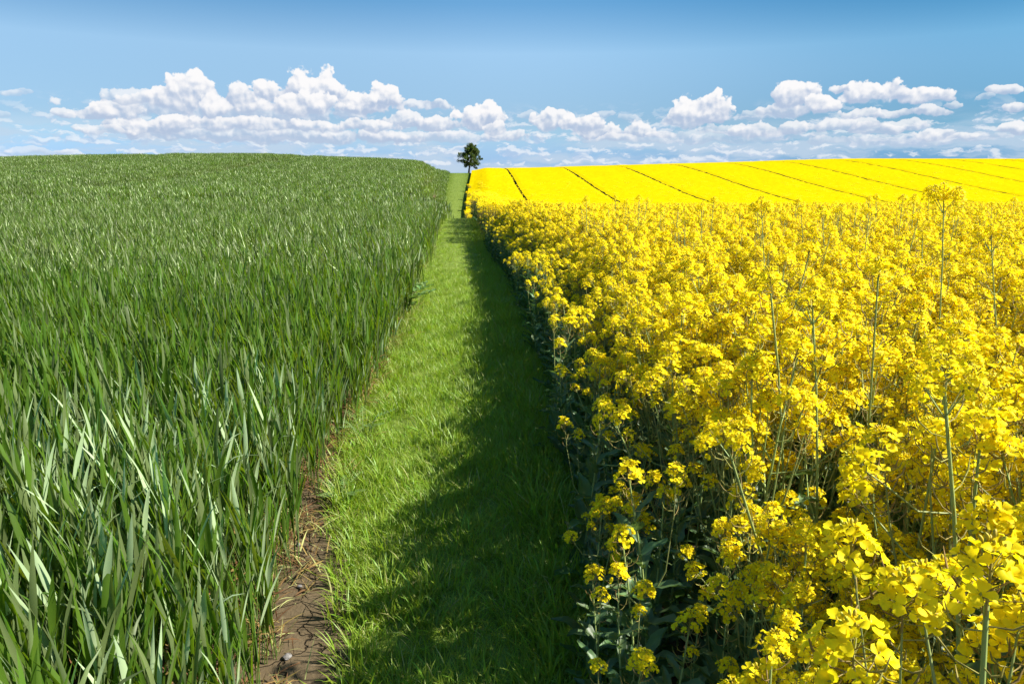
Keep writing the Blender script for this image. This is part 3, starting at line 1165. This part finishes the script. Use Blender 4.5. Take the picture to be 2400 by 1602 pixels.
# tall plants that stand out of the crop, each told apart by its place and lean
TALL = [
    # base x, y, height, lean x per metre, stem thickness, head size, label
    (2.14, 2.67, 1.66, -0.12, 0.95, 1.5, 'tallest rape plant, straight bare stem and flower tuft against the far field'),
    (1.93, 3.93, 1.56, -0.11, 0.85, 1.4, 'slim tall rape plant, small flower tuft in front of the hillside tramlines'),
    (2.42, 2.55, 1.55, -0.22, 0.85, 1.15, 'tall leaning rape plant with side twigs, just beyond the tallest plant'),
    (1.12, 1.75, 1.42, -0.10, 0.95, 1.0, 'rape plant with a long straight pale stem rising clear of the flowers'),
    (1.10, 1.37, 1.38, -0.07, 0.95, 1.0, 'rape plant with an upright bare pale stem and short curved pods, between two others'),
    (1.05, 1.01, 1.42, -0.17, 1.1, 1.0, 'nearest thick pale rape stem, leaning towards the path with many curved pods'),
    (1.02, 1.48, 1.22, -0.38, 1.1, 1.2, 'rape plant with a reddish bare stem leaning left towards the grass path'),
    (0.90, 2.24, 1.00, -0.42, 1.0, 1.1, 'thin rape plant leaning out of the crop over the shaded grass edge'),
]


def opening(px, py):
    """the crop is thin and low just in front of the standing-out stems"""
    for (tx, ty, th, lx, *_r) in TALL:
        d = math.hypot(tx, ty)
        ux, uy = tx / d, ty / d
        along = (tx - px) * ux + (ty - py) * uy
        across = abs((px - tx - lx * 0.8) * uy - (py - ty) * ux)
        if -0.05 < along < 0.75 and across < 0.13:
            return True
    return False


rng = random.Random(77)
rape, rape_mid = [], []
step = 0.160
y = -0.2
while y < 17:
    x = path_right(y) + 0.05
    while x < 1.0 * y + 3.6:
        px, py = x + rng.uniform(-.08, .08), y + rng.uniform(-.08, .08)
        e = px - path_right(py)
        hh = 0.66 + 0.34 * sstep(e, 0.03, 0.35 + 0.5 * sstep(py, 2.0, 4.5))
        edge = e < 0.34 and rng.random() < 0.9
        s = hh * rng.uniform(0.86, 1.10) if not edge else rng.uniform(0.72, 1.0)
        z = ground_z(px, py)
        if py < 1.5 and not edge:
            s *= 1.04
        if opening(px, py):
            s *= 0.74
        dcam = math.hypot(px, py)
        if dcam > 0.60 and in_view(px, py, z, z + 1.2 * s, 1.7):
            v = rng.randrange(RV) if not edge else RV + rng.randrange(EV)
            if py > 8:
                s = hh * rng.uniform(0.93, 1.05)
            if not edge and e > 0.6 and py < 9 and rng.random() < 0.07:
                v = RV + EV + rng.randrange(TV)
            rape.append((px, py, z, rng.uniform(-.08, .08), rng.uniform(-.10, .04), rng.uniform(0, TAU), s, v))
        x += step * (0.85 if e < 0.5 else (1.0 if y < 5 else 0.84))
    y += step
y = 5.5
while y < 17:
    x = path_right(y) + 0.9
    while x < 0.86 * y + 2:
        px, py = x + rng.uniform(-.15, .15), y + rng.uniform(-.15, .15)
        if rng.random() < sstep(y, 5.0, 9.0):
            rape_mid.append((px, py, terrain(px, py), rng.uniform(-.05, .05), rng.uniform(-.05, .05), rng.uniform(0, TAU), rng.uniform(0.90, 1.02), rng.randrange(6)))
        x += 0.40
    y += 0.40
y = 17
while y < 32:
    x = path_right(y) + 0.25
    while x < 0.86 * y + 2:
        px, py = x + rng.uniform(-.1, .1), y + rng.uniform(-.1, .1)
        rape_mid.append((px, py, terrain(px, py), rng.uniform(-.05, .05), rng.uniform(-.05, .05), rng.uniform(0, TAU), rng.uniform(0.92, 1.06), rng.randrange(6)))
        x += 0.5
    y += 0.5
rape.sort(key=lambda q: q[0] ** 2 + q[1] ** 2 + (EYE - 0.9) ** 2)
seen = [q for q in rape if in_view(q[0], q[1], q[2] + 0.8 * q[6], q[2] + 1.15 * q[6], 0.97)]
big = seen[:285]
for q in big:
    rape_thing(*q)
big = set(big)
tag(scatter('rapeseed_crop', rape_lib, [q for q in rape if q not in big], RV + EV + TV), kind='stuff',
    label='dense yellow flowering rape crop behind the nearest plants', cat='rape crop')
y = 52
while y < 112:
    x = path_right(y) + 0.6
    while x < 0.8 * y + 2:
        px, py = x + rng.uniform(-.4, .4), y + rng.uniform(-.4, .4)
        line = min(abs(px - (8.2 + 10.2 * k + 0.5 * math.sin(py * 0.05 + 1.0))) for k in range(11))
        if rng.random() < 0.55 * (1 - sstep(y, 55, 112)) and line > 0.55:
            rape_mid.append((px, py, terrain(px, py) + 0.04, 0, 0, rng.uniform(0, TAU), rng.uniform(0.93, 1.02), rng.randrange(6)))
        x += 0.75
    y += 0.75
for k in range(11):
    y = 54
    while y < 127:
        if rng.random() < 0.42:
            px = 8.2 + 10.2 * k + 0.5 * math.sin(y * 0.05 + 1.0) + rng.uniform(-.15, .15)
            rape_mid.append((px, y, terrain(px, y) - 0.05, 0, 0, rng.uniform(0, TAU), rng.uniform(0.70, 1.0), rng.randrange(6)))
        y += 0.7
tag(scatter('rapeseed_stand', rape_mid_lib, rape_mid, 6), kind='stuff', label='yellow rape crop where the near field dips away', cat='rape crop')

for i, (tx, ty, th, lx, thick, hsz, lab) in enumerate(TALL):
    r2 = random.Random(100 + i)
    s_, l_, h_ = rape_plant(r2, th, 4, True, 0.8, thick, hsz, True)
    rape_thing(tx, ty, ground_z(tx, ty), 0, math.atan(lx), 0.0, 1.0, 0, lab, 'tall rape plants standing out of the crop',
               (s_.mesh('stem', [M_RSTEM, M_RTWIG]), l_.mesh('foliage', [M_RLEAF]), h_))


# far part of the rape field: crop sheet with real thickness, cut by tramlines
def far_rape_mat():
    m = bpy.data.materials.new('far_rape')
    m.use_nodes = True
    t = NT(m.node_tree)
    co = t.n('ShaderNodeTexCoord').outputs['Object']
    n1 = t.noise(co, 3.0, 4.0, 0.7)['Fac']
    n2 = t.noise(co, 0.12, 3.0, 0.6)['Fac']
    c = t.mix(t.ramp(n1, 0.3, 0.7), (0.44, 0.325, 0.0015, 1), (0.49, 0.365, 0.002, 1))
    c = t.mix(t.ramp(n2, 0.4, 0.7, 0, 0.5), c, (0.50, 0.372, 0.0015, 1))
    b = t.n('ShaderNodeBump')
    b.inputs['Strength'].default_value = 0.15
    b.inputs['Distance'].default_value = 0.1
    t.put(b.inputs['Height'], n1)
    d = t.n('ShaderNodeBsdfDiffuse')
    t.put(d.inputs[0], c)
    t.put(d.inputs['Normal'], b.outputs[0])
    out = t.n('ShaderNodeOutputMaterial')
    t.put(out.inputs[0], d.outputs[0])
    return m


def far_rape():
    mb = MB()
    r3 = random.Random(4)
    H = 1.0
    lines = [8.2 + 10.2 * k for k in range(11)]
    ys = cr(27, 140, 150)
    bounds = []
    for k in range(12):
        bounds.append((lines[k - 1] if k else None, lines[k] if k < 11 else None))
    for k, (a, b) in enumerate(bounds):
        n = 16 if k else 20
        rows = []
        for y in ys:
            wob = 0.5 * math.sin(y * 0.05 + 1.0)
            lo = path_right(y) + 0.12 if a is None else a + wob + 0.17 + 0.16 * mnoise.noise((a, y * 0.9, 0))
            hi = 150 if b is None else b + wob - 0.17 + 0.16 * mnoise.noise((b, y * 0.9, 7))
            row = []
            xs = cr(lo, hi, n)
            row.append((lo, y, terrain(lo, y) - 0.05))
            for x in xs:
                hh = H * (0.94 if (x == lo or x == hi) else 1.0)
                if a is None:
                    hh *= 0.55 + 0.45 * sstep(x - lo, 0, 3)
                row.append((x, y, terrain(x, y) + hh + 0.05 * mnoise.noise((x * 0.4, y * 0.4, 1)) + 0.02 * r3.uniform(-1, 1)))
            row.append((hi, y, terrain(hi, y) - 0.05))
            rows.append(row)
        w = len(rows[0])
        vs = [p for r in rows for p in r]
        fs, ms = [], []
        o = len(mb.v)
        for j in range(len(rows) - 1):
            for i in range(w - 1):
                mb.f.append((o + j * w + i, o + j * w + i + 1, o + (j + 1) * w + i + 1, o + (j + 1) * w + i))
                mb.m.append(1 if i in (0, w - 2) else 0)
        mb.v += vs
    return mb.obj('rapeseed_field', [far_rape_mat(), M_RLEAF], smooth=False)


tag(far_rape(), kind='stuff', label='far yellow rape field on the hillside, cut by dark tramlines', cat='rape field')

# leafy clumps growing in the tramlines and along the far crop's edge
rng = random.Random(31)


def clump(rng):
    mb = MB()
    for i in range(26):
        broad_leaf(mb, (rng.uniform(-.3, .3), rng.uniform(-.3, .3), rng.uniform(0.3, 0.75)), rng.uniform(0, TAU), 0.28, 0.11, rng.uniform(0.3, 1.2), 0.6, rng)
    return mb.mesh('clump', [M_RLEAF])


# ------------------------------------------------------------------ the tree on the ridge
def build_tree():
    x0, y0 = 2.55, 168.0
    root = empty('tree', (x0, y0, terrain(x0, y0) - 0.1))
    tag(root, 'lone leafy tree with a dark bare trunk standing where the path meets the sky', 'tree')
    rg = random.Random(42)
    tr, cw = MB(), MB()
    H = 7.4
    trunk = [(0, 0, -0.1), (0.05, 0, 0.9), (0.20, 0, 1.9), (0.45, 0.05, 3.1), (0.62, 0, 4.4), (0.85, 0, 5.6), (1.1, 0, 6.6)]
    tube(tr, trunk, [0.30, 0.22, 0.19, 0.16, 0.11, 0.07, 0.03], 8)
    tips = []
    for k in range(26):
        t = 1.45 + 4.45 * (k / 25)
        j = min(5, max(0, next(i for i in range(6) if trunk[i + 1][2] >= t)))
        u = (t - trunk[j][2]) / (trunk[j + 1][2] - trunk[j][2])
        b = Vector(trunk[j]).lerp(Vector(trunk[j + 1]), u)
        a = k * 2.39996 + rg.uniform(-.3, .3)
        prof = ip(t, (1.6, 2.2, 3.0, 4.0, 5.0, 6.0), (2.0, 2.7, 3.0, 2.3, 1.7, 1.0))
        ln = prof * rg.uniform(0.85, 1.2)
        o = Vector((math.cos(a), math.sin(a), 0))
        p1 = b + o * ln * 0.5 + Vector((0, 0, ln * 0.32))
        p2 = b + o * ln + Vector((0, 0, ln * rg.uniform(-0.18, 0.42)))
        tube(tr, [b, p1, p2], [0.07 - 0.006 * (k / 6), 0.04, 0.012], 5)
        tips += [p2, p1.lerp(p2, 0.55), p1]
        for q in range(2):
            p3 = p1 + Vector((rg.uniform(-.7, .7), rg.uniform(-.7, .7), rg.uniform(-.1, .7)))
            tube(tr, [p1, p3], [0.03, 0.008], 4)
            tips.append(p3)
    tips += [Vector((1.05 + rg.uniform(-.6, .6), rg.uniform(-.6, .6), rg.uniform(5.6, 6.9))) for _ in range(10)]
    for i in range(34):                                        # inner crown
        zz = rg.uniform(2.2, 6.0)
        rr = ip(zz, (2.2, 3.0, 4.0, 5.0, 6.0), (1.7, 2.1, 1.8, 1.3, 0.8)) * math.sqrt(rg.random())
        aa = rg.uniform(0, TAU)
        tips.append(Vector((0.12 * zz + rr * math.cos(aa), rr * math.sin(aa), zz)))
    for c in tips:
        rad = rg.uniform(0.26, 0.56)
        for i in range(125):
            d = Vector((rg.gauss(0, 1), rg.gauss(0, 1), rg.gauss(0, 0.8)))
            d = d.normalized() * rad * rg.random() ** 0.4
            p = c + d
            if p.z < 1.0:
                continue
            s = rg.uniform(0.06, 0.13)
            M = Matrix.Translation(p) @ Euler((rg.uniform(0, 6), rg.uniform(0, 6), rg.uniform(0, 6))).to_matrix().to_4x4()
            cw.add([tuple(M @ Vector(v)) for v in ((-s, 0, 0), (0, -s * .55, 0), (s, 0, 0.02), (0, s * .55, 0))], [(0, 1, 2, 3)])
    tr.obj('trunk', [bark_mat()], root)
    leafm = plant_mat('tree_leaf', (0.060, 0.090, 0.014), (0.11, 0.155, 0.01), 0.5, 0.4, 0.03, 0.35, 0.2)
    cw.obj('crown', [leafm], root, smooth=False)


build_tree()

# ------------------------------------------------------------------ small things at the wheat's edge
def weed(px, py, s, label, seed, ferny):
    rg = random.Random(seed)
    root = empty('weed', (px, py, ground_z(px, py)), rg.uniform(0, TAU))
    root.scale = (s, s, s)
    tag(root, label, 'weed', 'leafy weeds along the wheat edge')
    st, lf = MB(), MB()
    for k in range(7):
        a = k * 0.9 + rg.uniform(-.3, .3)
        o = Vector((math.cos(a), math.sin(a), 0))
        ln = rg.uniform(0.14, 0.26)
        pts = [Vector((0, 0, -0.01)), o * ln * 0.4 + Vector((0, 0, ln * 0.6)), o * ln * 0.9 + Vector((0, 0, ln * 0.72))]
        tube(st, pts, [0.002, 0.0016, 0.0008], 4)
        for i in range(9):
            t = 0.25 + 0.75 * i / 8
            b = pts[0].lerp(pts[1], t * 2) if t < 0.5 else pts[1].lerp(pts[2], t * 2 - 1)
            for sg in (-1, 1):
                if ferny:
                    blade(lf, b, a + sg * 1.1, 0.05 * (1.15 - 0.7 * t), 0.011, 1.2, 0.4, 3, 0, 0.2)
                elif i % 2 == 0:
                    broad_leaf(lf, b, a + sg * 1.0, 0.075, 0.045, 1.1, 0.5, rg)
    st.obj('stem', [M_RSTEM], root)
    lf.obj('foliage', [M_WEED], root)


weed(-0.64, 3.35, 0.75, 'ferny green weed on the bare soil at the grass edge, nearest of the weeds', 1, True)
weed(-0.66, 4.3, 1.0, 'ferny weed with pale fronds between wheat stems and sunny grass', 2, True)
weed(-0.72, 8.4, 1.7, 'bushy broad leaved weed leaning out of the wheat onto the path', 3, False)
weed(-0.76, 9.6, 1.5, 'darker broad leaved weed just behind the bushy one at the wheat edge', 4, False)


def stone(px, py, r, label, seed, mat):
    import bmesh
    rg = random.Random(seed)
    bm = bmesh.new()
    bmesh.ops.create_icosphere(bm, subdivisions=3, radius=r)
    for v in bm.verts:
        k = 1 + 0.28 * mnoise.noise(v.co * (1.6 / r) + Vector((seed, 0, 0))) + 0.1 * mnoise.noise(v.co * (5 / r))
        v.co = Vector((v.co.x * 1.25 * k, v.co.y * k, v.co.z * 0.7 * k))
    me = bpy.data.meshes.new('stone')
    bm.to_mesh(me)
    bm.free()
    me.materials.append(mat)
    o = bpy.data.objects.new('stone', me)
    o.location = (px, py, ground_z(px, py) + r * 0.3)
    o.rotation_euler = (0, 0, rg.uniform(0, 6))
    COL.objects.link(o)
    tag(o, label, 'stone', 'small stones on the soil strip')


SM = stone_mat()
stone(-0.645, 2.17, 0.013, 'small grey stone on the bare cracked soil strip, nearest of the stones', 1, SM)
stone(-0.70, 2.62, 0.009, 'tiny pale stone on the soil just beyond the nearest stone', 2, SM)
stone(-0.78, 2.95, 0.010, 'tiny grey stone close to the wheat stems', 3, SM)
